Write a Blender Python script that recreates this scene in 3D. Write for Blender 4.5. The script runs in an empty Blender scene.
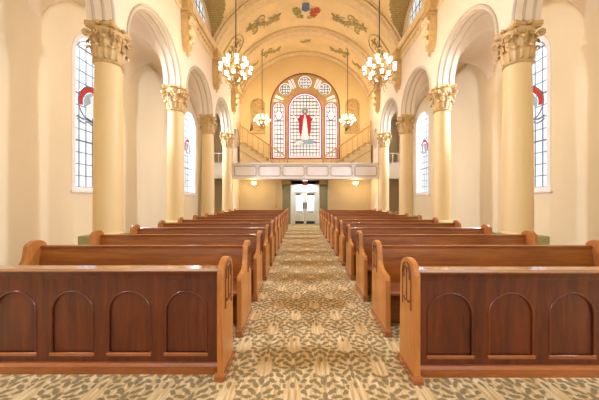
import bpy, bmesh, math, random
from mathutils import Vector, Matrix
from mathutils.geometry import tessellate_polygon
random.seed(7)
C = bpy.context.scene.collection
PI = math.pi
sin, cos, rad = math.sin, math.cos, math.radians

# ------------------------------------------------------------------ mesh builder
class MB:
    def __init__(s):
        s.v = []; s.f = []; s.m = []; s.M = Matrix.Identity(4)
    def add(s, vs, fs, mi=0):
        n = len(s.v)
        s.v += [tuple(s.M @ Vector(p)) for p in vs]
        s.f += [tuple(i + n for i in f) for f in fs]
        s.m += [mi] * len(fs)
        return s
    def box(s, x0, x1, y0, y1, z0, z1, mi=0):
        return s.add([(x0,y0,z0),(x1,y0,z0),(x1,y1,z0),(x0,y1,z0),(x0,y0,z1),(x1,y0,z1),(x1,y1,z1),(x0,y1,z1)],
              [(0,3,2,1),(4,5,6,7),(0,1,5,4),(1,2,6,5),(2,3,7,6),(3,0,4,7)], mi)
    def prism(s, outer, a, b, plane='xz', holes=(), mi=0):
        """2D outline (with holes) extruded between a and b along the remaining axis"""
        loops = [list(outer)] + [list(h) for h in holes]
        flat = [p for l in loops for p in l]
        def P(p, t):
            if plane == 'xz': return (p[0], t, p[1])
            if plane == 'yz': return (t, p[0], p[1])
            return (p[0], p[1], t)
        tris = tessellate_polygon([[Vector((p[0], p[1], 0)) for p in l] for l in loops])
        n = len(flat)
        vs = [P(p, a) for p in flat] + [P(p, b) for p in flat]
        fs = [tuple(t) for t in tris] + [tuple(i + n for i in reversed(t)) for t in tris]
        o = 0
        for l in loops:
            k = len(l)
            for i in range(k):
                j = (i + 1) % k
                fs.append((o+i, o+j, o+j+n, o+i+n))
            o += k
        return s.add(vs, fs, mi)
    def tube(s, pts, r, seg=6, closed=False, mi=0, flat=None):
        pts = [Vector(p) for p in pts]; n = len(pts)
        rs = r if isinstance(r, (list, tuple)) else [r]*n
        vs = []; up = None
        for i, p in enumerate(pts):
            a = pts[(i-1) % n] if (closed or i > 0) else p
            b = pts[(i+1) % n] if (closed or i < n-1) else p
            t = (b - a)
            if t.length < 1e-9: t = Vector((0,0,1))
            t.normalize()
            if up is None:
                up = Vector((0,0,1)) if abs(t.z) < .9 else Vector((1,0,0))
            u = (up - t * up.dot(t))
            if u.length < 1e-6: u = t.orthogonal()
            u.normalize(); w = t.cross(u); up = u
            for k in range(seg):
                an = 2*PI*k/seg
                vs.append(tuple(p + u*(cos(an)*rs[i]) + w*(sin(an)*rs[i])))
        fs = []
        for i in range(n if closed else n-1):
            j = (i+1) % n
            for k in range(seg):
                l = (k+1) % seg
                fs.append((i*seg+k, i*seg+l, j*seg+l, j*seg+k))
        if not closed:
            fs.append(tuple(range(seg))[::-1]); fs.append(tuple((n-1)*seg + k for k in range(seg)))
        return s.add(vs, fs, mi)
    def lathe(s, prof, cx=0, cy=0, seg=32, mi=0):
        vs = []; fs = []
        for (r, z) in prof:
            for k in range(seg):
                a = 2*PI*k/seg
                vs.append((cx + r*cos(a), cy + r*sin(a), z))
        for i in range(len(prof)-1):
            for k in range(seg):
                l = (k+1) % seg
                fs.append((i*seg+k, i*seg+l, (i+1)*seg+l, (i+1)*seg+k))
        fs.append(tuple(range(seg))[::-1]); fs.append(tuple((len(prof)-1)*seg+k for k in range(seg)))
        return s.add(vs, fs, mi)
    def grid(s, P, mi=0, mif=None):
        nr, nc = len(P), len(P[0])
        fs = [(i*nc+j, i*nc+j+1, (i+1)*nc+j+1, (i+1)*nc+j) for i in range(nr-1) for j in range(nc-1)]
        s.add([p for r in P for p in r], fs, mi)
        if mif:
            s.m[-len(fs):] = [mif(i, j) for i in range(nr-1) for j in range(nc-1)]
        return s
    def build(s, name, mat, parent=None, smooth=None, bevel=0, loc=None):
        me = bpy.data.meshes.new(name)
        me.from_pydata(s.v, [], s.f)
        for m in (mat if isinstance(mat, (list, tuple)) else [mat]): me.materials.append(m)
        me.polygons.foreach_set('material_index', s.m)
        bm = bmesh.new(); bm.from_mesh(me)
        bmesh.ops.recalc_face_normals(bm, faces=bm.faces)
        if smooth is not None:
            for f in bm.faces: f.smooth = True
            for e in bm.edges:
                if len(e.link_faces) != 2 or e.calc_face_angle(0) > rad(smooth): e.smooth = False
        bm.to_mesh(me); bm.free()
        o = bpy.data.objects.new(name, me); C.objects.link(o)
        if parent is not None: o.parent = parent
        if loc: o.location = loc
        if bevel:
            b = o.modifiers.new('bevel', 'BEVEL'); b.width = bevel; b.segments = 2; b.limit_method = 'ANGLE'; b.angle_limit = rad(40)
        return o

def tag(o, label=None, cat=None, group=None, kind=None):
    if label: o['label'] = label
    if cat: o['category'] = cat
    if group: o['group'] = group
    if kind: o['kind'] = kind
    return o
def thing(name, label, cat, loc=(0,0,0), group=None, rz=0):
    o = bpy.data.objects.new(name, None); C.objects.link(o); o.location = loc; o.rotation_euler.z = rz
    o.empty_display_size = .1
    return tag(o, label, cat, group)
def struct(o, label=None): return tag(o, label, None, None, 'structure')
KIDS = {}
def copy_tree(o, parent=None):
    c = o.copy(); C.objects.link(c)
    if parent is not None: c.parent = parent
    for ch in [x for x in list(C.objects) if x.parent == o]: copy_tree(ch, c)
    return c
def arc(cx, cz, r, a0, a1, n):
    return [(cx + r*cos(rad(a0+(a1-a0)*i/n)), cz + r*sin(rad(a0+(a1-a0)*i/n))) for i in range(n+1)]
def arched(cx, z0, zs, r, n=20):
    """closed outline of a round-headed opening"""
    return [(cx-r, z0), (cx+r, z0)] + arc(cx, zs, r, 0, 180, n)

# ------------------------------------------------------------------ materials
class E:
    """tiny expression builder over Math nodes"""
    def __init__(s, nt, sock): s.nt = nt; s.s = sock
    def _m(s, op, *o):
        n = s.nt.nodes.new('ShaderNodeMath'); n.operation = op
        for i, x in enumerate((s,)+o):
            if isinstance(x, E): s.nt.links.new(x.s, n.inputs[i])
            else: n.inputs[i].default_value = x
        return E(s.nt, n.outputs[0])
    def __add__(s, o): return s._m('ADD', o)
    def __sub__(s, o): return s._m('SUBTRACT', o)
    def __mul__(s, o): return s._m('MULTIPLY', o)
    def __truediv__(s, o): return s._m('DIVIDE', o)
    __radd__ = __add__; __rmul__ = __mul__
    def __rsub__(s, o): return (s*-1.0) + o
    def f(s, op, *o): return s._m(op, *o)
def new_mat(name):
    m = bpy.data.materials.new(name); m.use_nodes = True
    nt = m.node_tree; return m, nt, nt.nodes['Principled BSDF']
def ramp(nt, fac, stops):
    r = nt.nodes.new('ShaderNodeValToRGB'); cr = r.color_ramp
    while len(cr.elements) < len(stops): cr.elements.new(.5)
    for e, (p, c) in zip(cr.elements, stops): e.position = p; e.color = (*c, 1)
    nt.links.new(fac, r.inputs[0]); return r.outputs[0]
def noise(nt, scale, detail=3, stretch=(1,1,1), rough=.5, dist=0):
    tc = nt.nodes.new('ShaderNodeTexCoord'); mp = nt.nodes.new('ShaderNodeMapping')
    mp.inputs['Scale'].default_value = stretch
    n = nt.nodes.new('ShaderNodeTexNoise'); n.inputs['Scale'].default_value = scale
    n.inputs['Detail'].default_value = detail; n.inputs['Roughness'].default_value = rough
    n.inputs['Distortion'].default_value = dist
    nt.links.new(tc.outputs['Object'], mp.inputs[0]); nt.links.new(mp.outputs[0], n.inputs['Vector'])
    return n.outputs[0]
def bump(nt, b, h, strength=.2, dist=.01):
    n = nt.nodes.new('ShaderNodeBump'); n.inputs['Strength'].default_value = strength; n.inputs['Distance'].default_value = dist
    nt.links.new(h, n.inputs['Height']); nt.links.new(n.outputs[0], b.inputs['Normal'])
def plain(name, c, rough=.6, var=.06, scale=4, metal=0, stretch=(1,1,1), bmp=0, spec=.5):
    m, nt, b = new_mat(name)
    lo = tuple(x*(1-var) for x in c); hi = tuple(min(1, x*(1+var)) for x in c)
    n = noise(nt, scale, 4, stretch)
    nt.links.new(ramp(nt, n, [(.3, lo), (.7, hi)]), b.inputs['Base Color'])
    b.inputs['Roughness'].default_value = rough; b.inputs['Metallic'].default_value = metal
    b.inputs['Specular IOR Level'].default_value = spec
    if bmp: bump(nt, b, noise(nt, scale*12, 3), bmp)
    return m
def wood(name, dark, light, stretch, rough=.32, coat=.25):
    m, nt, b = new_mat(name)
    n1 = noise(nt, 1.0, 5, stretch, .6, .6)
    n2 = noise(nt, 3.0, 3, tuple(s*2.5 for s in stretch), .6, .2)
    e = E(nt, n1)*.7 + E(nt, n2)*.3
    nt.links.new(ramp(nt, e.s, [(.34, dark), (.5, tuple((a+c)/2 for a, c in zip(dark, light))), (.66, light)]), b.inputs['Base Color'])
    b.inputs['Roughness'].default_value = rough; b.inputs['Coat Weight'].default_value = coat; b.inputs['Coat Roughness'].default_value = .2
    return m
def glow(name, c, strength, var=0, scale=3):
    m, nt, b = new_mat(name)
    b.inputs['Base Color'].default_value = (*[x*.8 for x in c], 1); b.inputs['Roughness'].default_value = .3
    if var:
        n = noise(nt, scale, 2)
        nt.links.new(ramp(nt, n, [(.35, tuple(x*(1-var) for x in c)), (.65, c)]), b.inputs['Emission Color'])
    else: b.inputs['Emission Color'].default_value = (*c, 1)
    b.inputs['Emission Strength'].default_value = strength
    return m

PLASTER = plain('cream_plaster', (.80,.67,.45), .75, .05, .8, stretch=(1,1,.35))
NAVE = plain('pale_nave_plaster', (.84,.71,.55), .75, .03, .8)
COLM = plain('column_plaster', (.76,.56,.27), .45, .03, 1.5, stretch=(1,1,.2))
GOLD = plain('gilded_plaster', (.60,.40,.165), .5, .16, 9)
CORN = plain('cornice_plaster', (.80,.62,.36), .6, .08, 6)
ARCHM = plain('stone_grey_moulding', (.56,.48,.37), .6, .04, 3)
VAULT = plain('painted_vault', (.87,.68,.37), .7, .07, 1.6)
ENDW = plain('ochre_plaster', (.85,.65,.33), .7, .04, 1.2)
WHITE = plain('white_trim', (.86,.81,.78), .5, .03, 3)
DWHITE = plain('white_door_paint', (.80,.84,.82), .4, .03, 3)
OLIVE = plain('olive_panel', (.30,.26,.14), .6, .10, 5)
PEDM = plain('green_gold_pedestal', (.36,.34,.13), .5, .08, 4)
DARKM = plain('dark_bronze', (.045,.03,.02), .35, .1, 10, .6)
BRASS = plain('aged_brass', (.35,.22,.08), .35, .15, 10, .8)
BLACK = plain('black_metal', (.02,.02,.02), .5, .1, 10)
LEAD = plain('lead_came', (.14,.15,.17), .5, .1, 10)
STAIRW = plain('stair_wood', (.58,.38,.13), .5, .1, 5)
RED = plain('red_enamel', (.62,.05,.05), .4, .05, 5)
OLG = plain('olive_paint', (.48,.39,.17), .7, .3, 9)
BRN = plain('umber_paint', (.56,.37,.15), .7, .3, 9)
BLU = plain('blue_paint', (.10,.17,.33), .7, .25, 9)
REDP = plain('red_paint', (.50,.09,.04), .7, .25, 9)
IVO = plain('ivory_paint', (.85,.72,.48), .7, .1, 9)
GRN = plain('green_paint', (.33,.30,.07), .7, .3, 9)
# gold mosaic web
def web_mat():
    m, nt, b = new_mat('gold_mosaic_web')
    tc = nt.nodes.new('ShaderNodeTexCoord')
    br = nt.nodes.new('ShaderNodeTexBrick'); br.inputs['Scale'].default_value = 5
    br.inputs['Color1'].default_value = (.42,.30,.10,1); br.inputs['Color2'].default_value = (.50,.37,.14,1); br.inputs['Mortar'].default_value = (.30,.20,.07,1)
    nt.links.new(tc.outputs['Object'], br.inputs[0]); nt.links.new(br.outputs[0], b.inputs['Base Color'])
    b.inputs['Roughness'].default_value = .6
    return m
WEB = web_mat()
W_BACK = wood('pew_back_wood', (.20,.050,.006), (.42,.138,.020), (1.2,7,16))
W_END = wood('pew_end_wood', (.36,.115,.020), (.56,.225,.050), (6,7,1.3))
W_FRONT = wood('frontal_wood', (.05,.008,.003), (.165,.032,.007), (13,13,1.1))
W_RAIL = wood('rail_wood', (.22,.052,.009), (.40,.12,.025), (1.2,9,9), .18, 1.0)
W_LEDGE = wood('lacquered_ledge_wood', (.24,.075,.022), (.42,.15,.05), (1.2,9,9), .12, 1.0)
W_LEDGE.node_tree.nodes['Principled BSDF'].inputs['Coat IOR'].default_value = 2.3
W_LEDGE.node_tree.nodes['Principled BSDF'].inputs['Coat Roughness'].default_value = .12
W_CARVE = wood('carved_dark_wood', (.09,.03,.012), (.17,.06,.02), (5,5,5))
def clear_pane():
    m, nt, b = new_mat('daylit_glass')
    n = noise(nt, 5, 2); c = ramp(nt, n, [(.35, (.66,.74,.84)), (.65, (.9,.95,1))])
    nt.links.new(c, b.inputs['Emission Color']); b.inputs['Emission Strength'].default_value = 1.0
    b.inputs['Base Color'].default_value = (.1,.1,.1,1); b.inputs['Roughness'].default_value = .4
    t = nt.nodes.new('ShaderNodeBsdfTransparent'); t.inputs[0].default_value = (.9,.93,1,1)
    mx = nt.nodes.new('ShaderNodeMixShader'); mx.inputs[0].default_value = .45
    nt.links.new(b.outputs[0], mx.inputs[1]); nt.links.new(t.outputs[0], mx.inputs[2])
    nt.links.new(mx.outputs[0], nt.nodes['Material Output'].inputs[0])
    return m
PANE = clear_pane()
PANEB = glow('daylit_rear_glass', (.96,.93,.92), .66, .4, 5)
PINK = glow('rose_glass', (.45,.07,.13), .75, .4, 8)
CRIM = glow('crimson_glass', (.42,.01,.02), .6, .4, 8)
CLEAR = glow('clear_glass_border', (1,.95,.93), 1.0, .1)
BLUEG = glow('blue_grey_glass', (.30,.38,.44), .55, .5, 8)
ROBE = glow('white_robe_glass', (.72,.76,.80), .58, .35, 9)
SKIN = glow('flesh_glass', (.62,.40,.28), .7, .1)
HAIR = glow('brown_glass', (.15,.07,.03), .4, .1)
AMBER = glow('amber_glass', (.75,.48,.12), .75, .5, 10)
CLER = glow('clerestory_glass', (.60,.70,.80), 1.1, .6, 4)
SHADE = glow('lit_opal_shade', (1,.90,.74), 3.2)
LAMPG = glow('lit_opal_bowl', (1,.78,.42), 6)
DOORG = glow('daylit_door_glass', (.88,1,1), 2.0, .25, 6)

# carpet ----------------------------------------------------------
def carpet():
    m, nt, b = new_mat('damask_carpet')
    tc = nt.nodes.new('ShaderNodeTexCoord'); sp = nt.nodes.new('ShaderNodeSeparateXYZ')
    # organic wobble
    nz = nt.nodes.new('ShaderNodeTexNoise'); nz.inputs['Scale'].default_value = 38; nz.inputs['Detail'].default_value = 3
    nt.links.new(tc.outputs['Object'], nz.inputs['Vector'])
    vm = nt.nodes.new('ShaderNodeVectorMath'); vm.operation = 'MULTIPLY_ADD'
    nt.links.new(nz.outputs['Color'], vm.inputs[0]); vm.inputs[1].default_value = (.042,.042,0)
    nt.links.new(tc.outputs['Object'], vm.inputs[2])
    nt.links.new(vm.outputs[0], sp.inputs[0])
    X = E(nt, sp.outputs[0]); Y = E(nt, sp.outputs[1])
    PX, PY = .49, .66
    ELL = [(0,.0,.026,.055,0),(0,.20,.032,.058,0),(.05,.15,.055,.021,60),(.10,.195,.042,.022,-35),(.07,.065,.062,.022,42),(.145,.115,.050,.023,-38),
           (.185,.05,.042,.022,48),(.10,.005,.055,.019,8),(.17,-.035,.046,.023,22),(.06,-.06,.058,.022,-48),(.13,-.105,.050,.023,42),
           (.045,-.145,.050,.019,-68),(0,-.105,.018,.045,0),(.10,-.185,.040,.022,50),(0,-.235,.022,.045,0),(.045,.255,.035,.016,40),(.21,-.10,.022,.030,0),(.215,.125,.018,.028,0)]
    def medal(ox, oy):
        a = ((X + ox)/PX); a = (a - a.f('FLOOR') - .5)*PX
        c = ((Y + oy)/PY); c = (c - c.f('FLOOR') - .5)*PY
        a = a.f('ABSOLUTE'); k = None
        for (ca, cc, ra, rb, an) in ELL:
            ca, cc, ra, rb = ca*.84, cc*.88, ra*.90, rb*1.0
            co, si = cos(rad(an)), sin(rad(an))
            u = (a*co + c*si - (ca*co+cc*si))*(1/ra); w = (c*co - a*si - (cc*co-ca*si))*(1/rb)
            d = u*u + w*w
            k = d if k is None else k.f('MINIMUM', d)
        k = (1.05 - k)*2.0
        return k.f('MAXIMUM', 0.0).f('MINIMUM', 1.0)
    mask = medal(.02,.02).f('MAXIMUM', medal(.02+PX/2, .02+PY/2))
    st = noise(nt, 1.0, 4, (40,3.5,1), .6)
    base = ramp(nt, st, [(.32, (.46,.28,.10)), (.5, (.63,.46,.23)), (.68, (.78,.65,.43))])
    fl = noise(nt, 1.0, 3, (60,30,1), .6)
    flower = ramp(nt, fl, [(.3, (.17,.13,.06)), (.7, (.26,.20,.10))])
    mx = nt.nodes.new('ShaderNodeMix'); mx.data_type = 'RGBA'
    nt.links.new((mask*.9).s, mx.inputs[0]); nt.links.new(base, mx.inputs[6]); nt.links.new(flower, mx.inputs[7])
    nt.links.new(mx.outputs[2], b.inputs['Base Color'])
    b.inputs['Roughness'].default_value = .95; b.inputs['Specular IOR Level'].default_value = .1
    bump(nt, b, noise(nt, 160, 2), .35, .004)
    return m
CARPET = carpet()

# ------------------------------------------------------------------ layout constants
COLY = [-.34, 2.27, 4.88, 7.49, 10.10, 12.72]
CX = 3.75; NW = 3.53; AW = 5.10; YEND = 14.70; YLOW = 14.30
SPR = 4.55; CORZ = 7.10
VR, VC = 3.81, 5.59
# ------------------------------------------------------------------ setting
struct(MB().box(-AW-.3, AW+.3, -3, 15.2, -.12, 0).build('floor', CARPET))

def side_name(s): return 'left' if s < 0 else 'right'
WIN_Y = [.97, 6.32, 11.65]
for s in (-1, 1):
    nm = side_name(s)
    holes = [arched(y, 1.66, 4.58, .62, 24) for y in WIN_Y]
    w = MB().prism([(-3,0),(YEND+.4,0),(YEND+.4,6.2),(-3,6.2)], s*AW, s*(AW+.28), 'yz', holes)
    struct(w.build('wall_'+nm, PLASTER))
    # nave arcade wall
    pts = [(-3, 7.12), (-3, SPR)]
    for a, b in zip(COLY[:-1], COLY[1:]):
        c = (a+b)/2; r = (b-a)/2-.235
        pts += arc(c, SPR, r, 180, 0, 28)
    pts += [(COLY[-1]+.2, SPR), (COLY[-1]+.2, 0), (YEND, 0), (YEND, 7.12)]
    hole = arched(13.42, 3.95, 4.68, .27, 14)
    struct(MB().prism(pts, s*NW, s*(NW+.44), 'yz', [hole]).build('wall_nave_'+nm, NAVE))
    nw = C.objects[-1]
    av = MB()
    for a, b in zip(COLY[:-1], COLY[1:]):
        c = (a+b)/2; r = (b-a)/2-.235
        av.tube([(s*(NW-.005), y, z) for y, z in arc(c, SPR, r+.045, 180, 0, 32)], .032, 8)
        av.tube([(s*(NW+.13), y, z) for y, z in arc(c, SPR, r+.01, 180, 0, 32)], .03, 8)
        av.tube([(s*(NW+.31), y, z) for y, z in arc(c, SPR, r+.01, 180, 0, 32)], .03, 8)
    av.build('archivolt', ARCHM, nw, smooth=60)
    # aisle vault: a barrel across each bay
    v = MB()
    def za(x, y):
        z = SPR
        t = 1-((abs(x)-4.53)/.59)**2
        if t > 0: z = SPR + 1.12*math.sqrt(t)
        for a, b in zip(COLY[:-1], COLY[1:]):
            q = 1.22**2-(y-(a+b)/2)**2
            if q > 0: z = max(z, SPR+math.sqrt(q))
        return z
    vx = [NW+.3] + [4.53-.59*cos(PI*i/24) for i in range(25)]; vy = [-3+(COLY[-1]+3)*j/240 for j in range(241)]
    v.grid([[(s*x, y, za(x, y)) for y in vy] for x in vx])
    v.grid([[(s*x, y, 5.75) for y in (COLY[-1], YEND)] for x in (NW+.3, AW+.02)])
    struct(v.build('ceiling', NAVE, smooth=30))
    # cornice
    prof = [(0,6.62),(.03,6.62),(.05,6.66),(.03,6.70),(.03,6.90),(.06,6.92),(.09,6.97),(.14,7.00),(.14,7.04),(.18,7.08),(.18,7.13),(0,7.13)]
    tr = MB().prism([(s*(NW-p[0]), p[1]) for p in prof], -3, YEND, 'xz')
    cor = struct(tr.build('trim_1' if s < 0 else 'trim_2', CORN))
    d = MB()
    y = 6.0
    while y < 14.4:           # frieze: scrolled leaves and a dentil row
        d.box(min(s*(NW-.08), s*(NW-.12)), max(s*(NW-.08), s*(NW-.12)), y, y+.045, 6.915, 6.965)
        y += .09
    y = 6.05
    while y < 14.4:
        sp = [(s*(NW-.035), y + .07*cos(t*.7)*(1-t/13), 6.80 + .07*sin(t*.7)*(1-t/13)) for t in range(11)]
        d.tube(sp, .014, 5)
        y += .2
    d.build('frieze_ornament', GOLD, cor, smooth=60)

# windows of the aisles
def leaded_window(idx, s, yc, kind):
    x = s*(AW+.09); x0, x1 = sorted((x, x+s*.02))
    ol = arched(yc, 1.66, 4.58, .62, 24)
    w = MB().prism(ol, x0, x1, 'yz').build('window_%d' % idx, PANE)
    struct(w)
    xb = s*(AW+.07)
    fr = MB().prism(arched(yc, 1.60, 4.58, .66, 24), *sorted((s*(AW-.012), s*(AW+.10))), 'yz', [arched(yc, 1.69, 4.58, .575, 24)])
    fr.build('window_frame', WHITE, w)
    g = MB()
    for k in range(1, 6):
        yy = yc-.575+k*1.15/6
        zt = 4.58+math.sqrt(max(0, .575**2-(yy-yc)**2))
        g.box(*sorted((xb, xb+s*.012)), yy-.009, yy+.009, 1.69, zt)
    z = 1.69; k = 0
    while z < 5.1:
        hw = .575 if z < 4.58 else math.sqrt(max(0, .575**2-(z-4.58)**2))
        t = .016 if k % 4 == 0 else .008
        g.box(*sorted((xb-s*.004, xb+s*.012)), yc-hw, yc+hw, z-t, z+t)
        z += .262; k += 1
    g.prism(arched(yc, 1.69, 4.58, .52, 24), *sorted((xb, xb+s*.012)), 'yz', [arched(yc, 1.70, 4.58, .50, 24)])
    g.build('leading', LEAD, w)
    # medallion
    zc = 3.64
    def disc(r, a0=0, a1=360, r2=0, n=28, dy=0, dz=0):
        o = arc(yc+dy, zc+dz, r, a0, a1, n)
        if r2: o += arc(yc+dy, zc+dz, r2, a1, a0, n)
        return o
    xf = lambda t: sorted((s*(AW+.062-t), s*(AW+.069-t)))
    if kind == 0:
        MB().prism(disc(.40, -15, 195, .29), *xf(0), 'yz').build('red_arch_glass', CRIM, w)
        MB().prism(disc(.27, -40, 220)[:-1], *xf(.002), 'yz').build('pale_field_glass', BLUEG, w)
        f = MB().prism([(yc-.15,zc-.28),(yc+.12,zc-.30),(yc+.20,zc-.12),(yc+.08,zc+.02),(yc+.10,zc+.16),(yc,zc+.24),(yc-.09,zc+.15),(yc-.06,zc+.03),(yc-.20,zc-.08)], *xf(.006), 'yz')
        f.build('white_figure_glass', ROBE, w)
        b = MB()
        for zz in (zc-.38, zc-.46):
            b.tube([(s*(AW+.055), yc-.45+.09*i, zz+.035*cos(i*1.9)) for i in range(11)], .016, 5)
        b.prism(disc(.43, 0, 359, .40), *xf(.0), 'yz')
        b.build('ribbon_leading', LEAD, w)
    else:
        MB().prism(disc(.36, -30, 210, .27), *xf(0), 'yz').build('red_arch_glass', CRIM, w)
        MB().prism([(yc-.25,zc-.25),(yc+.25,zc-.25),(yc+.20,zc+.1),(yc,zc+.22),(yc-.2,zc+.1)], *xf(.002), 'yz').build('pale_field_glass', BLUEG, w)
        MB().prism([(yc-.13,zc-.2),(yc+.13,zc-.2),(yc+.02,zc+.16)], *xf(.006), 'yz').build('white_figure_glass', ROBE, w)
    MB().box(*sorted((s*(AW-.05), s*(AW+.08))), yc-.70, yc+.70, 1.57, 1.62).build('window_sill', WHITE, w)
leaded_window(1, -1, WIN_Y[1], 0); leaded_window(2, -1, WIN_Y[2], 1)
leaded_window(3, 1, WIN_Y[1], 0); leaded_window(4, 1, WIN_Y[2], 1)
leaded_window(20, -1, WIN_Y[0], 0); leaded_window(21, 1, WIN_Y[0], 0)

# ------------------------------------------------------------------ nave vault
BAYC = [(a+b)/2 for a, b in zip(COLY[:4], COLY[1:5])]
def zmain(x): return VC + math.sqrt(VR**2 - min(abs(x), 3.55)**2)
def zcross(y):
    z = 0
    for c in BAYC:
        d = 1.12**2 - (y-c)**2
        if d > 0: z = max(z, CORZ + math.sqrt(d))
    return z
xs = [-3.53 + 7.06*i/120 for i in range(121)]
ys = [-3 + (YEND+3)*j/280 for j in range(281)]
P = [[(x, y, max(zmain(x), zcross(y))) for y in ys] for x in xs]
v = MB().grid(P, mif=lambda i, j: 1 if zcross(ys[j]+.03) > zmain(xs[i]+.03)+.01 else 0)
vault = struct(v.build('ceiling', [VAULT, WEB], smooth=28))
n = 5
for s in (-1, 1):
    for c in BAYC:
        o = MB().prism([(c-1.14, CORZ)] + arc(c, CORZ, 1.14, 180, 0, 20), *sorted((s*NW, s*(NW+.2))), 'yz', [arched(c, CORZ+.12, CORZ+.42, .5, 16)])
        struct(o.build('wall_clerestory_'+side_name(s), NAVE))
        w = struct(MB().prism(arched(c, CORZ+.12, CORZ+.42, .5, 16), *sorted((s*(NW+.06), s*(NW+.08))), 'yz').build('window_%d' % n, CLER)); n += 1
        g = MB()
        for k in (-.25, 0, .25): g.box(*sorted((s*(NW+.04), s*(NW+.055))), c+k-.01, c+k+.01, CORZ+.12, CORZ+.85)
        for k in (.35, .6): g.box(*sorted((s*(NW+.04), s*(NW+.055))), c-.46, c+.46, CORZ+k-.01, CORZ+k+.01)
        g.build('leading', LEAD, w)
# transverse ribs
def rib(name, y0, y1, drop, xl=3.5):
    m = MB()
    A = math.degrees(math.asin(xl/VR)); N = 64
    prof = [(y0, 0), (y0, drop*.5), (y0+.03, drop*.75), (y0+.06, drop*.6), (y0+.09, drop), (y1-.09, drop), (y1-.06, drop*.6), (y1-.03, drop*.75), (y1, drop*.5), (y1, 0)]
    G = []
    for i in range(N+1):
        a = rad(-A + 2*A*i/N)
        G.append([((VR-d+.03)*sin(a), y, VC+(VR-d+.03)*cos(a)) for (y, d) in prof])
    m.grid(G)
    return struct(m.build(name, CORN, smooth=25))
rib('trim_3', 9.80, 10.36, .20); rib('trim_4', 12.36, 12.92, .18); rib('trim_5', 14.45, 14.70, .16); rib('trim_6', 7.2, 7.76, .2)
# secondary mouldings on the first arch (facing the nave)
m = MB()
for (yy, dd, rr) in ((9.74,.10,.035),(9.66,.03,.03),(12.30,.06,.03),(14.40,.05,.03)):
    A = math.degrees(math.asin(3.5/VR))
    m.tube([((VR-dd)*sin(rad(-A+2*A*i/64)), yy, VC+(VR-dd)*cos(rad(-A+2*A*i/64))) for i in range(65)], rr, 8)
struct(m.build('trim_7', CORN, smooth=60))

# painted decoration on the vault: scrollwork following the barrel
def onv(u, w, yc, th, off=.018):
    """u across the barrel (m), w along it"""
    a = th + u/VR
    return ((VR-off)*sin(a), yc+w, VC+(VR-off)*cos(a))
def scroll_piece(yc, th, sx, size, mats, seed):
    R_ = random.Random(seed)
    m = MB()
    def spiral(cu, cw, r0, turns, ph, dirn, r=.022):
        pts = []
        nn = int(14*turns)
        for i in range(nn+1):
            t = i/nn; rr = r0*(1-.85*t); a = ph + dirn*2*PI*turns*t
            pts.append(onv(sx*(cu+rr*cos(a))*size, (cw+rr*sin(a))*size, yc, th))
        m.tube(pts, [r*size*(1.2-.7*i/nn) for i in range(nn+1)], 5, mi=0)
    # flowing stem
    m.tube([onv(sx*(-.62+1.24*t/16)*size, (.20*sin(t/16*5.0)-.05+.12*t/16)*size, yc, th) for t in range(17)], [.045*size*(.5+sin(PI*t/16)) for t in range(17)], 6, mi=0)
    spiral(-.42, .10, .17, 1.4, 0, 1); spiral(.05, -.16, .19, 1.5, 2, -1); spiral(.42, .14, .16, 1.3, 1, 1); spiral(.55,-.1,.1,1.1,3,-1)
    for k in range(34):
        cu = R_.uniform(-.6, .65); cw = .18*sin((cu+.62)/1.24*5)+R_.uniform(-.2, .2)
        a = R_.uniform(0, PI); L = R_.uniform(.06, .13); Wd = L*.4
        pts = []
        for i in range(10):
            t = 2*PI*i/10
            du = L*cos(t); dw = Wd*sin(t)
            pts.append(onv(sx*(cu+du*cos(a)-dw*sin(a))*size, (cw+du*sin(a)+dw*cos(a))*size, yc, th, .012))
        m.add(pts, [tuple(range(10))], R_.choice([0, 1, 3, 3, 2] if k % 3 else [0]))
    return m.build('painted_scroll', mats, vault)
for s in (-1, 1):
    scroll_piece(11.25, s*rad(28), s, 1.25, [OLG, BRN, GRN, IVO], 3)
    scroll_piece(13.6, s*rad(27), s, .85, [OLG, BRN, OLG, IVO], 5)
    scroll_piece(13.7, s*rad(44), s, .5, [OLG, BRN, OLG, IVO], 9)
    # arched panel with candelabra low on the vault
    m = MB()
    th = s*rad(54)
    fr = [(-.55,-.5),(-.55,.5),(.1,.5)] + [(.1+.5*sin(rad(a)), .5*cos(rad(a))) for a in range(0, 181, 15)] + [(.1,-.5)]
    m.tube([onv(-s*p[0], p[1], 11.3, th) for p in fr], .02, 5, closed=True)
    m.tube([onv(-s*(-.45+.09*i), .02*cos(i*2), 11.3, th) for i in range(11)], [.02+.025*(i % 3) for i in range(11)], 6)
    for q in (-1, 1):
        for k in range(4):
            m.tube([onv(-s*(-.3+.2*k+.06*sin(a)), q*(.10+.07*(1-cos(a))), 11.3, th) for a in [i*.45 for i in range(9)]], .018, 5)
    m.build('painted_panel', OLG, vault)
scroll_piece(13.45, 0, 1, .42, [OLG, BRN, OLG, IVO], 8)
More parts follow.
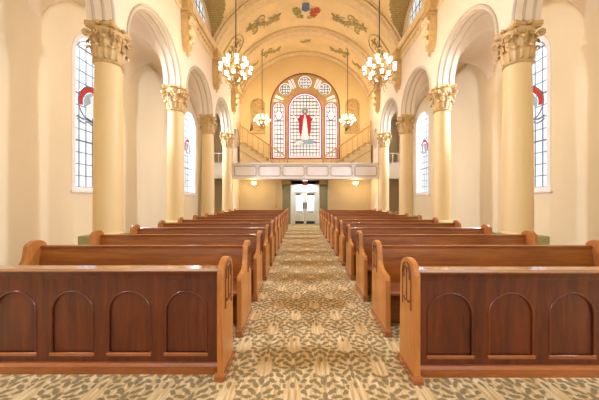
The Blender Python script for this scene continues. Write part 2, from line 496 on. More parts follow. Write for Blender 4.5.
# crest at the crown of the first painted band
def vpoly(pts, yc, th, off, mi, mb):
    mb.add([onv(p[0], p[1], yc, th, off) for p in pts], [tuple(range(len(pts)))], mi)
m = MB()
vpoly([(-.30,-.35),(.30,-.35),(.26,.1),(0,.33),(-.26,.1)], 11.32, 0, .02, 1, m)
vpoly([(-.16,-.52),(.10,-.52),(.16,-.12),(-.02,.0),(-.20,-.12)], 11.32, 0, .03, 2, m)
for (cx_, cy_, r_, mi) in ((.36,-.05,.17,3),(.33,.14,.13,3),(.47,-.15,.11,3),(.22,.02,.12,3),(-.36,.0,.16,4),(-.45,-.12,.12,4),(-.34,.16,.11,0),(0,.28,.10,1),(.14,.34,.09,0),(-.2,.26,.08,4),(.42,.06,.05,0),(-.45,.1,.06,0)):
    vpoly([(cx_+1.15*r_*(1+.18*cos(5*t))*cos(t), cy_+.0+1.3*r_*(1+.18*cos(5*t))*sin(t)) for t in [2*PI*i/20 for i in range(20)]], 11.32, 0, .022+.0015*(cx_*10 % 5), mi, m)
for q in (-1, 1):
    m.tube([onv(q*(.1+.05*i), .36+.04*sin(i), 11.32, 0) for i in range(7)], .02, 5, mi=0)
m.build('painted_crest', [OLG, IVO, BLU, REDP, GRN], vault)

# ------------------------------------------------------------------ end wall and great window
def H(*l): return list(l)
BW_S, BW_R = 6.42, 1.93
outer = [(-NW-.44, 2.2), (NW+.44, 2.2), (NW+.44, CORZ+.1)] + [((VR+.15)*sin(rad(a)), VC+(VR+.15)*cos(rad(a))) for a in range(66, -67, -4)] + [(-NW-.44, CORZ+.1)]
w = MB().prism(outer, YEND, YEND+.35, 'xz', [arched(0, 3.62, BW_S, BW_R, 48)])
struct(w.build('wall_rear', ENDW))
win = MB().prism(arched(0, 3.62, BW_S, BW_R, 48), YEND+.16, YEND+.18, 'xz')
win = struct(win.build('window_11', PANEB), 'great round-headed stained glass window')
# gold tracery with holes for the lights
cl = arched(0, 3.62, 6.37, .97, 28)
sl = lambda c: arched(c, 3.62, 6.42, .40, 18)
def circ(cx, cz, r, n=24): return arc(cx, cz, r, 0, 360*(n-1)/n, n-1)
RND = [(-1.10, 7.50, .34), (0, 7.88, .37), (1.10, 7.50, .34)]
def wedge(cx, cz, r, a0, a1, r2):
    return arc(cx, cz, r, a0, a1, 5) + arc(cx, cz, r2, a1, a0, 5)
fans = []
for q in (-1, 1):
    for (a0, a1) in ((13,19),(21,27)):
        fans.append([(q*x, z) for x, z in wedge(0, BW_S, 1.80, a0-1, a1-1, 1.30)])
    for (a0, a1) in ((58,62.5),(64,68)):
        fans.append([(q*x, z) for x, z in wedge(0, BW_S, 1.82, a0, a1, 1.25)])
tr = MB().prism(arched(0, 3.62, BW_S, BW_R-.01, 48), YEND+.06, YEND+.13, 'xz', [cl, sl(-1.45), sl(1.45)] + [circ(*c) for c in RND] + fans)
tr.build('tracery', AMBER if False else GOLD, win)
mo = MB()
mo.tube([(x, YEND+.02, z) for x, z in arched(0, 3.62, BW_S, BW_R-.01, 48)], .035, 8, closed=True)
mo.build('window_frame', plain('maroon_moulding', (.30,.10,.05), .5, .1), win, smooth=50)
def ring_arch(mb, c, z0, zs, r, t, y0, y1): mb.prism(arched(c, z0, zs, r, 24), y0, y1, 'xz', [arched(c, z0+t, zs, r-t, 24)])
p = MB(); q_ = MB()
ring_arch(p, 0, 3.63, 6.37, .965, .085, YEND+.13, YEND+.145); ring_arch(q_, 0, 3.715, 6.37, .88, .045, YEND+.13, YEND+.145); ring_arch(p, 0, 3.76, 6.37, .835, .04, YEND+.13, YEND+.145)
for c in (-1.45, 1.45):
    ring_arch(p, c, 3.63, 6.42, .395, .075, YEND+.13, YEND+.145); ring_arch(q_, c, 3.705, 6.42, .32, .035, YEND+.13, YEND+.145); ring_arch(p, c, 3.74, 6.42, .285, .035, YEND+.13, YEND+.145)
for (cx_, cz_, r_) in RND: q_.prism(circ(cx_, cz_, r_), YEND+.13, YEND+.145, 'xz', [circ(cx_, cz_, r_-.05)])
p.build('rose_border', PINK, win); q_.build('clear_border', CLEAR, win)
g = MB()
def came(c, z0, zs, r, nx, dz, heavy=5):
    for k in range(1, nx):
        xx = c-r+2*r*k/nx; zt = zs+math.sqrt(max(0, r*r-(xx-c)**2))
        g.box(xx-.017, xx+.017, YEND+.135, YEND+.155, z0, zt)
    z = z0+dz; k = 1
    while z < zs+r:
        hw = r if z < zs else math.sqrt(max(0, r*r-(z-zs)**2))
        t = .028 if k % heavy == 0 else .019
        g.box(c-hw, c+hw, YEND+.13, YEND+.155, z-t, z+t); z += dz; k += 1
came(0, 3.78, 6.37, .81, 9, .19, 4)
for c in (-1.45, 1.45): came(c, 3.75, 6.42, .265, 3, .25, 4)
for (cx_, cz_, r_) in RND:
    rr = r_-.05
    for k in (-.5, 0, .5):
        h = rr*math.sqrt(1-k*k); g.box(cx_+k*rr-.016, cx_+k*rr+.016, YEND+.135, YEND+.155, cz_-h, cz_+h); g.box(cx_-h, cx_+h, YEND+.135, YEND+.155, cz_+k*rr-.016, cz_+k*rr+.016)
    g.prism(circ(cx_, cz_, rr+.01), YEND+.12, YEND+.15, 'xz', [circ(cx_, cz_, rr-.025)])
g.build('leading', LEAD, win)
# oval medallions in the side lights
m = MB()
for c in (-1.45, 1.45): m.prism([(c+.15*cos(t), 6.05+.22*sin(t)) for t in [2*PI*i/20 for i in range(20)]], YEND+.10, YEND+.125, 'xz')
m.build('oval_medallion', CLEAR, win)
m = MB()
for c in (-1.45, 1.45): m.prism([(c+.20*cos(t), 6.05+.27*sin(t)) for t in [2*PI*i/20 for i in range(20)]], YEND+.12, YEND+.135, 'xz', [[(c+.15*cos(t), 6.05+.22*sin(t)) for t in [2*PI*i/20 for i in range(20)]]])
m.build('oval_border', LEAD, win)
# robed figure with outstretched hands, standing on cloud
def fp(pts, y, mat, name, dx=0): MB().prism([(a+dx, b) for a, b in pts], YEND+y, YEND+y+.012, 'xz').build(name, mat, win)
fz = 4.62; ZS = 1.2
fp([(-.17,0),(.17,0),(.16,.6),(.14,1.05),(.09,1.25),(-.09,1.25),(-.15,1.0),(-.15,.55)], .105, ROBE, 'white_robe_glass', .0) if False else None
def Z(pts): return [(x, fz+z*ZS) for x, z in pts]
fp(Z([(-.17,.05),(.17,.05),(.15,.6),(.15,1.0),(.09,1.22),(-.09,1.22),(-.15,1.0),(-.14,.55)]), .110, ROBE, 'white_robe')
fp(Z([(-.02,1.24),(-.24,1.2),(-.42,1.0),(-.34,.88),(-.33,.5),(-.27,.25),(-.19,.30),(-.13,.7),(-.09,1.0)]), .105, CRIM, 'red_mantle')
fp(Z([(.02,1.24),(.24,1.2),(.42,1.0),(.34,.88),(.33,.5),(.27,.25),(.19,.30),(.13,.7),(.09,1.0)]), .105, CRIM, 'red_mantle')
fp(Z([(-.42,1.02),(-.58,1.16),(-.62,1.12),(-.50,.98),(-.38,.93)]), .108, ROBE, 'sleeve'); fp(Z([(.42,1.02),(.58,1.16),(.62,1.12),(.50,.98),(.38,.93)]), .108, ROBE, 'sleeve')
fp([(.2*cos(t), fz+1.40*ZS+.2*sin(t)) for t in [2*PI*i/22 for i in range(22)]], .122, BLUEG, 'halo')
fp([(.11*cos(t), fz+1.37*ZS+.145*sin(t)) for t in [2*PI*i/22 for i in range(22)]], .112, HAIR, 'hair')
fp([(.07*cos(t), fz+1.385*ZS+.10*sin(t)) for t in [2*PI*i/22 for i in range(22)]], .100, SKIN, 'face')
for q in (-1, 1): fp([(q*.63+.045*cos(t), fz+1.17*ZS+.05*sin(t)) for t in [2*PI*i/12 for i in range(12)]], .105, SKIN, 'hand')
for (cx_, cz_, rx_, rz_, mt) in ((0,-.03,.58,.15,BLUEG),(-.3,-.08,.22,.09,ROBE),(.28,-.06,.25,.1,BLUEG),(-.05,-.13,.3,.07,BLUEG),(.42,.02,.16,.06,ROBE),(-.25,-.02,.12,.07,AMBER)):
    fp([(cx_+rx_*cos(t)*(1+.08*cos(7*t)), fz+cz_+rz_*sin(t)*(1+.08*cos(7*t))) for t in [2*PI*i/28 for i in range(28)]], .112+cx_*.01, mt, 'cloud')
# blind niches with painted figures either side of the window
for q in (-1, 1):
    c = q*2.62
    m = MB()
    m.tube([(x, YEND-.01, z) for x, z in arched(c, 5.1, 6.55, .36, 18)], .05, 8, closed=True)
    m.tube([(x, YEND-.02, z) for x, z in arched(c, 5.2, 6.55, .27, 18)], .02, 6, closed=True)
    m.box(c-.45, c+.45, YEND-.10, YEND, 5.02, 5.12)
    o = struct(m.build('trim_%d' % (8 if q < 0 else 9), GOLD, smooth=50))
    f = MB().prism(arched(c, 5.15, 6.55, .30, 16), YEND-.012, YEND-.002, 'xz')
    for k in range(18):
        R_ = random.Random(k*3+q)
        a, b = c+R_.uniform(-.17,.17), 5.5+R_.uniform(-.15, 1.15); r_ = R_.uniform(.04,.10)
        f.prism([(a+r_*cos(t), b+r_*1.5*sin(t)) for t in [2*PI*i/9 for i in range(9)]], YEND-.016-.001*k*.2, YEND-.010, 'xz', mi=1+k % 2)
    f.build('painted_figures', [GOLD, BRN, OLG], o)

# lower rear wall, vestibule
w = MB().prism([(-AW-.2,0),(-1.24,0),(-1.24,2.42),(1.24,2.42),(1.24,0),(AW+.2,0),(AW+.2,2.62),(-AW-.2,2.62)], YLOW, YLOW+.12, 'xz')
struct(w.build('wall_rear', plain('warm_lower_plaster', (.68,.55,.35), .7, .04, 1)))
struct(MB().box(-1.4, 1.4, 15.0, 15.12, 0, 2.6).build('wall_vestibule', OLIVE))
for s in (-1, 1):
    struct(MB().box(*sorted((s*1.24, s*1.32)), YLOW+.1, 15.0, 0, 2.5).build('wall_vestibule', OLIVE))
    struct(MB().box(*sorted((s*NW, s*AW)), YEND, YEND+.2, 2.6, 5.8).build('wall_rear', PLASTER))
    struct(MB().box(*sorted((s*.80, s*1.24)), 14.72, 14.80, 0, 2.42).build('wall_vestibule', OLIVE))
pf = MB().prism([(-.80,0),(-.61,0),(-.61,1.78),(.61,1.78),(.61,0),(.80,0),(.80,2.42),(-.80,2.42)], 14.70, 14.82, 'xz')
struct(pf.build('trim_10', DWHITE))
for i, s in enumerate((-1, 1)):
    x0, x1 = sorted((s*.01, s*.60))
    d = MB().prism([(x0,.02),(x1,.02),(x1,1.77),(x0,1.77)], 14.75, 14.79, 'xz', [[(x0+.13,.75),(x1-.13,.75),(x1-.13,1.6),(x0+.13,1.6)]])
    d = struct(d.build('door_%d' % (i+1), DWHITE))
    MB().box(x0+.13, x1-.13, 14.765, 14.775, .75, 1.6).build('pane', DOORG, d)
    MB().box(x0+.06, x1-.06, 14.735, 14.75, .03, .17).build('kick_plate', BLACK, d)
    MB().tube([(x0+.15,14.70,.68),(x1-.15,14.70,.68)], .02, 8).build('push_bar', DARKM, d)
    MB().box(*sorted((s*.03, s*.09)), 14.72, 14.75, .85, 1.2).build('handle_plate', DARKM, d)
    MB().box(x0+.10, x1-.25 if s < 0 else x1-.1, 14.72, 14.75, 1.62, 1.70).build('door_closer', DARKM, d)

# ------------------------------------------------------------------ gallery
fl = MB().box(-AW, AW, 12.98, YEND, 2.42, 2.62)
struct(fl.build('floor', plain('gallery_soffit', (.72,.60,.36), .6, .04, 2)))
par = thing('gallery_parapet', 'white panelled gallery front running between the two rearmost columns', 'balcony', (0, 12.94, 2.4))
f = MB().box(-NW, NW, 0, .08, 0, .70)
f.build('front_board', WHITE, par)
MB().box(-NW, NW, -.06, .14, .70, .755).build('cap_rail', WHITE, par, bevel=.012)
MB().box(-NW, NW, -.04, 0, -.02, .05).build('bottom_moulding', WHITE, par)
for k in range(6):
    c = -2.93 + k*1.172
    w2, r = .52, .09
    ol = []
    for (cx_, cz_, a0) in ((c+w2-r, .60-r, 0), (c-w2+r, .60-r, 90), (c-w2+r, .13+r, 180), (c+w2-r, .13+r, 270)):
        ol += arc(cx_, cz_, r, a0, a0+90, 5)
    MB().tube([(x, -.005, z) for x, z in ol], .024, 6, closed=True).build('panel_moulding', plain('grey_moulding', (.50,.42,.34), .5) if k == 0 else bpy.data.materials['grey_moulding'], par)
for s in (-1, 1):
    nm = side_name(s)
    sg = thing('aisle_balustrade', 'white balcony front with open railing above, in the %s aisle beside the rearmost column' % nm, 'balcony', (s*4.5, 12.94, 2.4))
    x0, x1 = -.55, .58
    MB().box(x0, x1, 0, .08, 0, .72).build('front_board', WHITE, sg)
    MB().box(x0, x1, -.05, .12, .72, .77).build('cap_rail', WHITE, sg)
    MB().box(x0, x1, .0, .06, 1.20, 1.25).build('top_rail', WHITE, sg)
    for k in range(5):
        MB().box(x0+.02+k*.26, x0+.06+k*.26, .01, .05, .77, 1.20).build('baluster', WHITE, sg)

# staircases up to the side doors
for s in (-1, 1):
    nm = side_name(s)
    st = thing('staircase', 'gallery stair climbing to the %s of the great stained glass window' % nm, 'stairs', (s*.93, 13.75, 2.62))
    N = 9; go, ri = .275, .185
    pts = [(0,0)]
    for k in range(N): pts += [(s*k*go, (k+1)*ri), (s*(k+1)*go, (k+1)*ri)]
    pts += [(s*N*go, 0)]
    MB().prism(pts, .06, .95, 'xz').build('stair_body', plain('stair_cream', (.80,.62,.34), .6) if s < 0 else bpy.data.materials['stair_cream'], st)
    for k in range(N):
        MB().box(*sorted((s*(k*go-.035), s*((k+1)*go+.005))), 0, .95, (k+1)*ri, (k+1)*ri+.035).build('tread', STAIRW, st)
    MB().tube([(s*.3, .05, .02), (s*N*go, .05, ri*N-.35)], .025, 6).build('string_moulding', STAIRW, st)
    hr = MB().tube([(s*0, .05, .95), (s*N*go, .05, .95+ri*N)], .035, 8).build('handrail', STAIRW, st)
    for k in range(N):
        x = s*(k+.5)*go; MB().tube([(x, .05, (k+1)*ri+.03), (x, .05, .95+ri*N*((k+.5)/N))], .014, 6).build('baluster', STAIRW, st)
    for (xx, zz) in ((0, 0), (s*N*go, ri*N)):
        MB().box(xx-.045, xx+.045, .0, .09, zz-.0 if zz == 0 else zz-.1, zz+1.08).lathe([(.03,zz+1.08),(.05,zz+1.12),(.03,zz+1.17),(.005,zz+1.19)], xx, .045, 10).build('newel_post', STAIRW, st)

# ------------------------------------------------------------------ columns
def leaf(mb, ang, r0, z0, h, w, curl, mi=0):
    """acanthus leaf: a tongue climbing the bell and curling over at the tip"""
    rows = []
    for i in range(9):
        t = i/8
        if t < .7: rr = r0 + .02 + .05*t; z = z0 + h*t/.7*.86
        else:
            a = (t-.7)/.3*PI*1.05; rr = r0+.055 + curl*(1-cos(a))*.6; z = z0 + h*.86 + curl*.9*sin(a)
        ww = w*(.62+.38*sin(PI*min(1, t*1.25)))*(1 if i < 8 else .35)*(1+.16*(i % 2))
        row = []
        for j in range(5):
            u = (j-2)/2
            q = rr + .016*(1-abs(u)*1.6) - (.012 if j in (1, 3) else 0)
            aa = ang + u*ww/(2*max(rr, .05))
            row.append((q*cos(aa), q*sin(aa), z))
        rows.append(row)
    mb.grid(rows, mi)
def make_column():
    root = thing('column', 'column', 'column', (0,0,0))
    MB().box(-.31,.31,-.31,.31,0,.79).box(-.335,.335,-.335,.335,0,.12).build('pedestal', PEDM, root, bevel=.01)
    MB().lathe([(.25,.79),(.262,.805),(.25,.825),(.235,.83)], seg=40).build('base_moulding', COLM, root, smooth=40)
    MB().lathe([(.234,.82),(.232,1.6),(.229,2.4),(.218,3.3),(.206,3.86)], seg=48).build('shaft', COLM, root, smooth=40)
    c = MB().lathe([(.205,3.85),(.235,3.865),(.24,3.885),(.222,3.905),(.198,3.91),(.195,4.1),(.205,4.3),(.235,4.42),(.25,4.46)], seg=40)
    for k in range(8):
        leaf(c, 2*PI*k/8, .195, 3.91, .20, .17, .055)
        leaf(c, 2*PI*(k+.5)/8, .200, 3.93, .36, .16, .065)
    for k in range(4):
        a = PI/4+PI/2*k
        # paired corner volutes
        for dq in (-1, 1):
            pts = []
            for i in range(22):
                t = i/21
                if t < .35:
                    u = t/.35; rad_ = .215+.10*u*u; z = 4.16+.24*u; off = .10*(1-u)
                else:
                    u = (t-.35)/.65; th = PI*.5 - u*3.2*PI; rv = .052*(1-.72*u)
                    rad_ = .325 + rv*cos(th); z = 4.345 + rv*sin(th); off = 0.0
                pts.append((rad_*cos(a) - dq*(off+.014)*sin(a)*1, rad_*sin(a) + dq*(off+.014)*cos(a), z))
            c.tube(pts, [.026*(1-.5*i/21) for i in range(22)], 6)
        # inner helices and fleuron on each face
        b = PI/2*k
        for dq in (-1, 1):
            pts = []
            for i in range(16):
                t = i/15; th = -PI/2 + t*2.4*PI; rv = .045*(1-.7*t)
                lx = dq*(.062 - rv*cos(th)); pts.append((.245*cos(b)-lx*sin(b), .245*sin(b)+lx*cos(b), 4.36+rv*sin(th)))
            c.tube(pts, .014, 5)
    cap = c.build('capital', GOLD, root, smooth=55)
    ab = MB(); ol = []
    for k in range(4):
        a0 = PI/4+PI/2*k
        L = .375
        p0 = Vector((L*cos(a0), L*sin(a0))); p1 = Vector((L*cos(a0+PI/2), L*sin(a0+PI/2)))
        tdir = (p1-p0).normalized()
        ol.append(tuple(p0+tdir*.03))
        for i in range(1, 8):
            t = i/8; p = p0.lerp(p1, t); q = p*(1-.17*sin(PI*t)); ol.append(tuple(q))
        ol.append(tuple(p1-tdir*.03))
    ab.prism([(x*.95, y*.95) for x, y in ol], 4.455, 4.485, 'xy'); ab.prism(ol, 4.485, 4.55, 'xy')
    for k in range(4):
        b = PI/2*k; ab.lathe([(.0,-.01),(.035,0),(.045,.02),(.03,.05),(.01,.06)], .275*cos(b), .275*sin(b), 10)
        for i in range(len(ab.v)-50, len(ab.v)):
            x, y, z = ab.v[i]; ab.v[i] = (x, y, z+4.475)
    ab.build('abacus', GOLD, cap)
    return root
col0 = make_column(); used = False
ordn = {1: 'nearest visible', 2: 'second', 3: 'third', 4: 'fourth and farthest'}
for s in (-1, 1):
    for i in (1, 2, 3, 4, 5):
        if not used: o = col0; used = True
        else: o = copy_tree(col0)
        o.location = (s*CX, COLY[i], 0)
        i -= 1
        if i == 0: l = 'cream column just outside the frame beside the front pew on the %s' % side_name(s)
        elif i == 4: l = 'farthest cream column on the %s, standing in front of the white gallery front' % side_name(s)
        elif i == 1: l = 'nearest and largest cream column on the %s with carved gilded capital and green pedestal' % side_name(s)
        elif i == 2: l = 'second cream column from the front on the %s, between the nearest and third columns' % side_name(s)
        else: l = 'third cream column from the front on the %s, beyond the second arch' % side_name(s)
        tag(o, l, 'column', 'cream columns of the nave arcade')

# corbelled pilasters
def make_corbel(q):
    root = thing('corbel', 'corbel', 'corbel')
    m = MB().prism([(-.17,7.08),(.17,7.08),(.17,6.05),(.12,5.76),(.0,5.56),(-.12,5.76),(-.17,6.05)], 0, .20, 'yz')
    m.build('pilaster', GOLD, root, bevel=.012)
    MB().box(-.0,.26,-.22,.22,6.60,6.68).box(0,.24,-.2,.2,6.52,6.56).build('impost', GOLD, root, bevel=.01)
    c = MB()
    for k in range(3):
        for r in range(3):
            y = (k-1)*.11*(1-.3*(2-r)); z0 = 5.74+r*.26
            pts = [(.20+.02*t+ (.07*sin(PI*t) if t > .4 else 0), y, z0+.24*t) for t in [i/6 for i in range(7)]]
            c.tube(pts, [.03,.045,.05,.055,.06,.05,.02], 6)
    if True:
        for (zc_, rr) in ((6.46,.10),(6.1,.07)):
            pts = []
            for i in range(20):
                t = i/19; th = PI/2 - q*t*3.2*PI; rv = rr*(1-.8*t)
                pts.append((.19, q*.17 + rv*cos(th), zc_+rv*sin(th)))
            c.tube(pts, .024, 6)
    if True:                      # leafage spreading on the wall beyond the pilaster
        for (yy, zz, L, an) in ((.24,6.48,.22,70),(.30,6.30,.26,40),(.27,6.02,.24,55),(.26,5.80,.16,75),(.42,6.50,.16,20),(.20,5.62,.14,100)):
            pts = [(.03+.05*sin(PI*t), q*(yy+L*t*cos(rad(an))*.8), zz-.1+L*t*sin(rad(an))+.03*sin(t*7)) for t in [i/7 for i in range(8)]]
            c.tube(pts, [.02,.035,.045,.05,.045,.04,.03,.012], 6)
        pts = [(.05, q*(.40+.12*(1-t/18)*cos(t*.6)), 6.30+.12*(1-t/18)*sin(t*.6)) for t in range(18)]
        c.tube(pts, .024, 6)
    c.build('carved_foliage', CORN, root, smooth=60)
    return root

names = {2: 'second', 3: 'third', 4: 'fourth'}
for s in (-1, 1):
    cb = make_corbel(-s); first = True
    for i in (3, 4, 5):
        o = cb if first else copy_tree(cb); first = False
        o.location = (s*(NW-.002), COLY[i], 0); o.rotation_euler.z = 0 if s < 0 else PI
        tag(o, 'carved gilt corbel on the %s nave wall above the %s column' % (side_name(s), names[i-1]), 'corbel', 'gilt corbels under the vault')

# ------------------------------------------------------------------ pews
def end_profile():
    p = [(0,0),(0,.585),(.012,.615),(.05,.635),(.12,.640),(.19,.655),(.235,.69),(.262,.74),(.275,.80),(.283,.86)]
    p += [(.405-.122*cos(rad(a)), .86+.085*sin(rad(a))) for a in range(15, 180, 15)]
    p += [(.53,.86),(.55,.45),(.55,0)]
    return p
def carve(mb, x, y0, z0, sc, s):
    """gothic hook tracery of dark inlay on the aisle face"""
    def T(pts, r=.0075): mb.tube([(x, y0+a*sc, z0+b*sc) for a, b in pts], r, 5)
    T([(-.09,-.30),(-.09,.0)] + [(-.09*cos(rad(a)), .09*sin(rad(a))) for a in range(0,181,20)] + [(.09,0),(.09,-.30)])
    T([(-.055,-.05)] + [(-.03-.03*cos(rad(a)), .0+.05*sin(rad(a))) for a in range(0,200,25)])
    T([(.055,-.05)] + [(.03+.03*cos(rad(a)), .0+.05*sin(rad(a))) for a in range(0,200,25)])
    T([(0,.02),(0,-.22)] + [(.03-.03*cos(rad(a)), -.22-.03*sin(rad(a))) for a in range(0,200,25)])
    T([(0,-.22)] + [(-.03+.03*cos(rad(a)), -.22-.03*sin(rad(a))) for a in range(0,200,25)])
def make_pew(L, s, name='pew'):
    """inner (aisle) end at x=0, runs to s*L; front faces -y"""
    root = thing(name, 'pew', 'pew')
    for (xa, inner) in ((0, True), (s*(L-.05), False)):
        x0, x1 = sorted((xa, xa+s*.05))
        e = MB().prism(end_profile(), x0, x1, 'yz').build('end_panel', W_END, root, bevel=.006)
        MB().prism([(-.015,0),(.57,0),(.57,.06),(.55,.075),(0,.075),(-.015,.06)], x0-.012, x1+.012, 'yz').build('plinth', W_RAIL, e)
        if inner:
            k = MB(); carve(k, xa - s*.001, .405, .84, .85, s); k.build('carved_tracery', W_CARVE, e)
            MB().lathe([(.0,-.012),(.05,-.012),(.06,.0),(.05,.012),(.0,.012)], 0, 0, 14)
    a, b = sorted((s*.05, s*(L-.05)))
    seat = [(.06,.405),(.055,.43),(.07,.452),(.20,.445),(.42,.435),(.43,.415)]
    MB().prism(seat, a, b, 'yz').build('seat', W_RAIL, root, bevel=.004)
    back = [(.385,.43),(.41,.42),(.475,.845),(.452,.850)]
    MB().prism(back, a, b, 'yz').build('backrest', W_BACK, root)
    MB().prism([(.440,.845),(.440,.868),(.452,.876),(.478,.876),(.490,.866),(.490,.845)], a, b, 'yz').build('top_rail', W_RAIL, root)
    MB().box(a, b, .30, .33, .0, .43).build('seat_riser', W_BACK, root)
    MB().box(a, b, .485, .60, .62, .635).box(a, b, .59, .60, .62, .70).build('book_rack', W_BACK, root)
    return root
rows = ['front', 'second', 'third', 'fourth', 'fifth', 'sixth', 'seventh', 'eighth', 'ninth', 'tenth', 'rearmost, eleventh']
for s, xin, L in ((-1, -.84, 2.58), (1, .665, 2.69)):
    p0 = make_pew(L, s)
    for k in range(11):
        o = p0 if k == 0 else copy_tree(p0)
        o.location = (xin, 2.775+.96*k, 0)
        tag(o, 'brown wooden pew in the %s row on the %s of the aisle' % (rows[k], side_name(s)), 'pew', 'wooden pews facing the camera')

# panelled frontals
def make_frontal(s, xin, Ln, yf, first_c, pitch, ar):
    nm = side_name(s)
    root = thing('pew_frontal', 'dark wooden kneeler screen with arched panels in front of the %s pews' % nm, 'pew frontal', (xin, yf, 0), 'panelled screens before the front pews')
    # y=0: front plane of the board
    a, b = sorted((s*.05, s*(Ln-.05)))
    cs = [first_c - xin + s*pitch*k for k in range(5)]
    hs = [arched(c, .165, .67-ar, ar, 20) for c in cs]
    MB().prism([(a,.08),(b,.08),(b,.80),(a,.80)], 0, .012, 'xz', hs).build('front_board', W_FRONT, root)
    MB().box(a, b, .010, .030, .08, .80).build('backing_board', W_FRONT, root)
    for c in cs:
        MB().tube([(x, .0, z) for x, z in [(c-ar,.165)] + [(c-ar,.67-ar)] + arc(c, .67-ar, ar, 180, 0, 22) + [(c+ar,.165)]], .0085, 8).build('arch_moulding', W_FRONT, root, smooth=60)
        MB().box(c-ar-.013, c+ar+.013, -.014, .02, .135, .165).build('panel_sill', W_RAIL, root, bevel=.005)
    MB().prism([(-.035,.0),(-.035,.065),(-.02,.085),(.05,.085),(.05,0)], a, b, 'yz').build('base_rail', W_RAIL, root)
    MB().prism([(-.010,.775),(-.012,.80),(-.030,.845),(.03,.845),(.03,.775)], a, b, 'yz').build('cornice_moulding', W_FRONT, root)
    MB().prism([(-.045,.845),(-.05,.855),(-.045,.872),(.045,.876),(.05,.86),(.045,.845)], a, b, 'yz').build('ledge', W_LEDGE, root)
    MB().box(a, b, .05, .20, .42, .44).build('inner_shelf', W_BACK, root)
    prof = [(-.10,0),(-.10,.84)] + [(.045-.145*cos(rad(t)), .84+.112*sin(rad(t))) for t in range(15, 180, 15)] + [(.19,.84),(.215,0)]
    for (xa, inner) in ((0, True), (s*(Ln-.05), False)):
        x0, x1 = sorted((xa, xa+s*.05))
        e = MB().prism(prof, x0, x1, 'yz').build('end_panel', W_END, root, bevel=.006)
        MB().prism([(-.125,0),(.235,0),(.235,.035),(.215,.055),(-.10,.055),(-.125,.035)], x0-.014, x1+.014, 'yz').build('plinth', W_RAIL, e)
        if inner:
            k = MB(); carve(k, xa - s*.001, .045, .83, .95, s); k.build('carved_tracery', W_CARVE, e)
    return root
make_frontal(-1, -.84, 2.58, 2.22, -1.176, .476, .172)
make_frontal(1, .665, 2.69, 2.18, 1.00, .50, .182)

# ------------------------------------------------------------------ chandeliers
def make_chandelier(ztop):
    root = thing('chandelier', 'chandelier', 'chandelier')
    MB().tube([(0,0,.25),(0,0,ztop)], .013, 8).lathe([(.0,.50),(.028,.53),(.035,.56),(.02,.60),(.0,.62)], seg=10).build('suspension_rod', DARKM, root)
    MB().lathe([(.09,ztop-.02),(.06,ztop-.05),(.02,ztop-.10)], seg=16).build('ceiling_canopy', DARKM, root)
    MB().lathe([(.005,-.36),(.03,-.33),(.015,-.28),(.06,-.22),(.09,-.16),(.05,-.10),(.03,-.02),(.06,.05),(.07,.10),(.03,.17),(.02,.27)], seg=18).build('centre_stem', BRASS, root, smooth=60)
    for (n, R, z0, ph) in ((10, .37, -.08, 0), (8, .26, .09, .3), (6, .22, -.25, .5)):
        for k in range(n):
            a = 2*PI*k/n + ph
            pts = []
            for i in range(12):
                t = i/11; r = .05 + (R-.05)*t; z = z0 - .10*sin(PI*t*.95) + .05*t*t
                pts.append((r*cos(a), r*sin(a), z))
            m = MB().tube(pts, .010, 6)
            m.tube([((.05+(R*.6)*t)*cos(a), (.05+(R*.6)*t)*sin(a), z0-.14+.10*sin(t*5)) for t in [i/8 for i in range(9)]], .006, 5)
            arm = m.lathe([(.0,z0+.04),(.035,z0+.045),(.02,z0+.06)], R*cos(a), R*sin(a), 10).build('arm', BRASS, root)
            MB().lathe([(.018,z0+.06),(.032,z0+.08),(.040,z0+.11),(.036,z0+.135),(.048,z0+.155),(.024,z0+.152)], R*cos(a), R*sin(a), 14).build('glass_shade', SHADE, arm, smooth=60)
    return root
def vault_z(x): return VC + math.sqrt(VR**2-x*x)
chs = [(-1.80, 6.45, 4.55, 'large chandelier of white glass shades hanging over the left pews, nearer the camera'),
       (1.68, 6.45, 4.55, 'large chandelier of white glass shades hanging over the right pews, nearer the camera'),
       (-2.12, 13.0, 5.22, 'smaller-looking distant chandelier to the left of the great stained glass window'),
       (2.06, 13.0, 5.22, 'smaller-looking distant chandelier to the right of the great stained glass window')]
for (x, y, z, l) in chs:
    c = make_chandelier(vault_z(x)-z); c.location = (x, y, z); tag(c, l, 'chandelier', 'four hanging chandeliers')
    li = bpy.data.lights.new('chandelier_bulbs', 'POINT'); li.energy = 85; li.color = (1,.82,.58); li.shadow_soft_size = .3
    lo = bpy.data.objects.new('chandelier_light', li); C.objects.link(lo); lo.parent = c; lo.location = (0,0,.42)

# lamps beneath the gallery
for s in (-1, 1):
    x = -2.65 if s < 0 else 2.60
    t = thing('pendant_lamp', 'small lit bowl lamp under the gallery %s of the entrance doors' % side_name(s), 'lamp', (x, 13.75, 2.42), 'lamps under the gallery')
    MB().lathe([(.07,0),(.06,-.03),(.01,-.04)], seg=16).tube([(0,0,-.03),(0,0,-.16)], .01, 6).build('stem', BRASS, t)
    MB().lathe([(.02,-.30),(.08,-.28),(.13,-.22),(.15,-.15),(.13,-.15)], seg=20).build('glass_bowl', LAMPG, t, smooth=50)
    li = bpy.data.lights.new('gallery_bulb', 'POINT'); li.energy = 22; li.color = (1,.80,.50); li.shadow_soft_size = .1
    lo = bpy.data.objects.new('gallery_light', li); C.objects.link(lo); lo.parent = t; lo.location = (0,-.25,-.2)
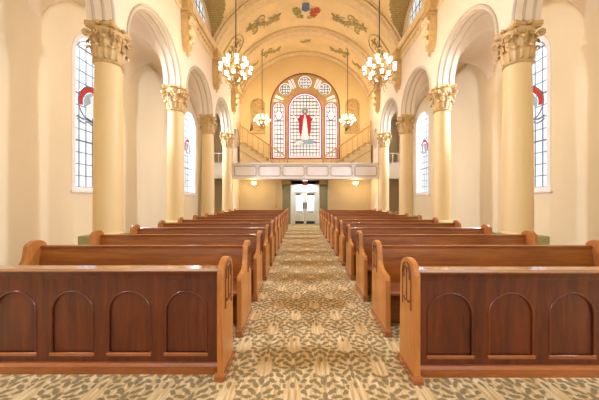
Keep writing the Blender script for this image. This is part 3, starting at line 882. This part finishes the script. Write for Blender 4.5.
# sign and emergency lamps over the entrance
t = thing('hanging_sign', 'small red sign hanging over the entrance doors', 'sign', (.0, 14.15, 2.42))
MB().box(-.012,.012,-.012,.012,-.06,0).build('hanger', DARKM, t)
MB().prism([(-.10,-.06),(.10,-.06),(.15,-.30),(-.15,-.30)], -.03, .03, 'xz').build('sign_body', RED, t, bevel=.008)
for s in (-1, 1):
    t = thing('spot_lamp', 'small dark spotlight at the top %s corner of the entrance doorway' % side_name(s), 'lamp', (s*.72, 14.62, 2.30), 'dark spotlights by the doorway')
    MB().box(-.04,.04,.0,.08,-.02,.12).tube([(0,0,.05),(s*-.06,-.08,0)], .02, 6).build('bracket', BLACK, t)
    MB().lathe([(.035,-.09),(.06,-.04),(.07,.03),(.03,.08)], 0, 0, 14).build('lamp_head', BLACK, t, loc=(s*-.05,-.10,-.02))
t = MB().tube([(-1.55,YLOW-.03,2.42),(-1.55,YLOW-.03,1.05)], .012, 6).box(-1.61,-1.49,YLOW-.06,YLOW,.92,1.08).build('wall_conduit', plain('painted_conduit',(.55,.40,.2),.6))
tag(t, 'thin vertical conduit ending in a small box on the wall left of the doors', 'conduit')

# ------------------------------------------------------------------ lights, world, camera
W = bpy.data.worlds.new('world'); bpy.context.scene.world = W; W.use_nodes = True
bg = W.node_tree.nodes['Background']; bg.inputs[0].default_value = (1,.93,.84,1); bg.inputs[1].default_value = 1.35
def area(name, loc, rot, sx, sy, e, col):
    li = bpy.data.lights.new(name, 'AREA'); li.shape = 'RECTANGLE'; li.size = sx; li.size_y = sy; li.energy = e; li.color = col
    o = bpy.data.objects.new(name, li); C.objects.link(o); o.location = loc; o.rotation_euler = rot; return o
def spot(name, loc, target, e, col, ang=125, r=.3):
    li = bpy.data.lights.new(name, 'SPOT'); li.energy = e; li.color = col; li.spot_size = rad(ang); li.spot_blend = .3; li.shadow_soft_size = r
    o = bpy.data.objects.new(name, li); C.objects.link(o); o.location = loc
    o.rotation_euler = (Vector(target)-Vector(loc)).to_track_quat('-Z', 'Y').to_euler(); return o
# daylight outside every aisle window
for s in (-1, 1):
    for y in WIN_Y:
        spot('daylight', (s*(AW+1.2), y, 4.95), (s*.8, y, 0), 10500, (.95,.97,1))
# added fill: glowing disc and spot brighten the doors and recess like daylight
t = thing('added_fill_lamp', 'added fill light brightening the entrance recess above the doors', 'lamp', (0, 14.5, 2.41))
MB().lathe([(.12,0),(.12,-.03),(.09,-.05),(.02,-.055)], seg=20).build('fill_disc', glow('cool_fill_glow', (.85,.97,1), 4), t)
spot('recess_fill_spot', (0, 14.42, 2.33), (0, 14.5, 0), 90, (.85,.98,1), 160, .1)

cam = bpy.data.cameras.new('camera'); co = bpy.data.objects.new('camera', cam); C.objects.link(co)
co.location = (-.22, 0, 1.45); co.rotation_euler = (rad(90), 0, 0)
cam.sensor_width = 36; cam.lens = 266/599*36; cam.shift_x = -1.5/599; cam.shift_y = -2/599; cam.clip_start = .05
bpy.context.scene.camera = co
vs = bpy.context.scene.view_settings
vs.view_transform = 'Standard'; vs.look = 'None'; vs.gamma = 1; vs.use_curve_mapping = False; vs.exposure = .17
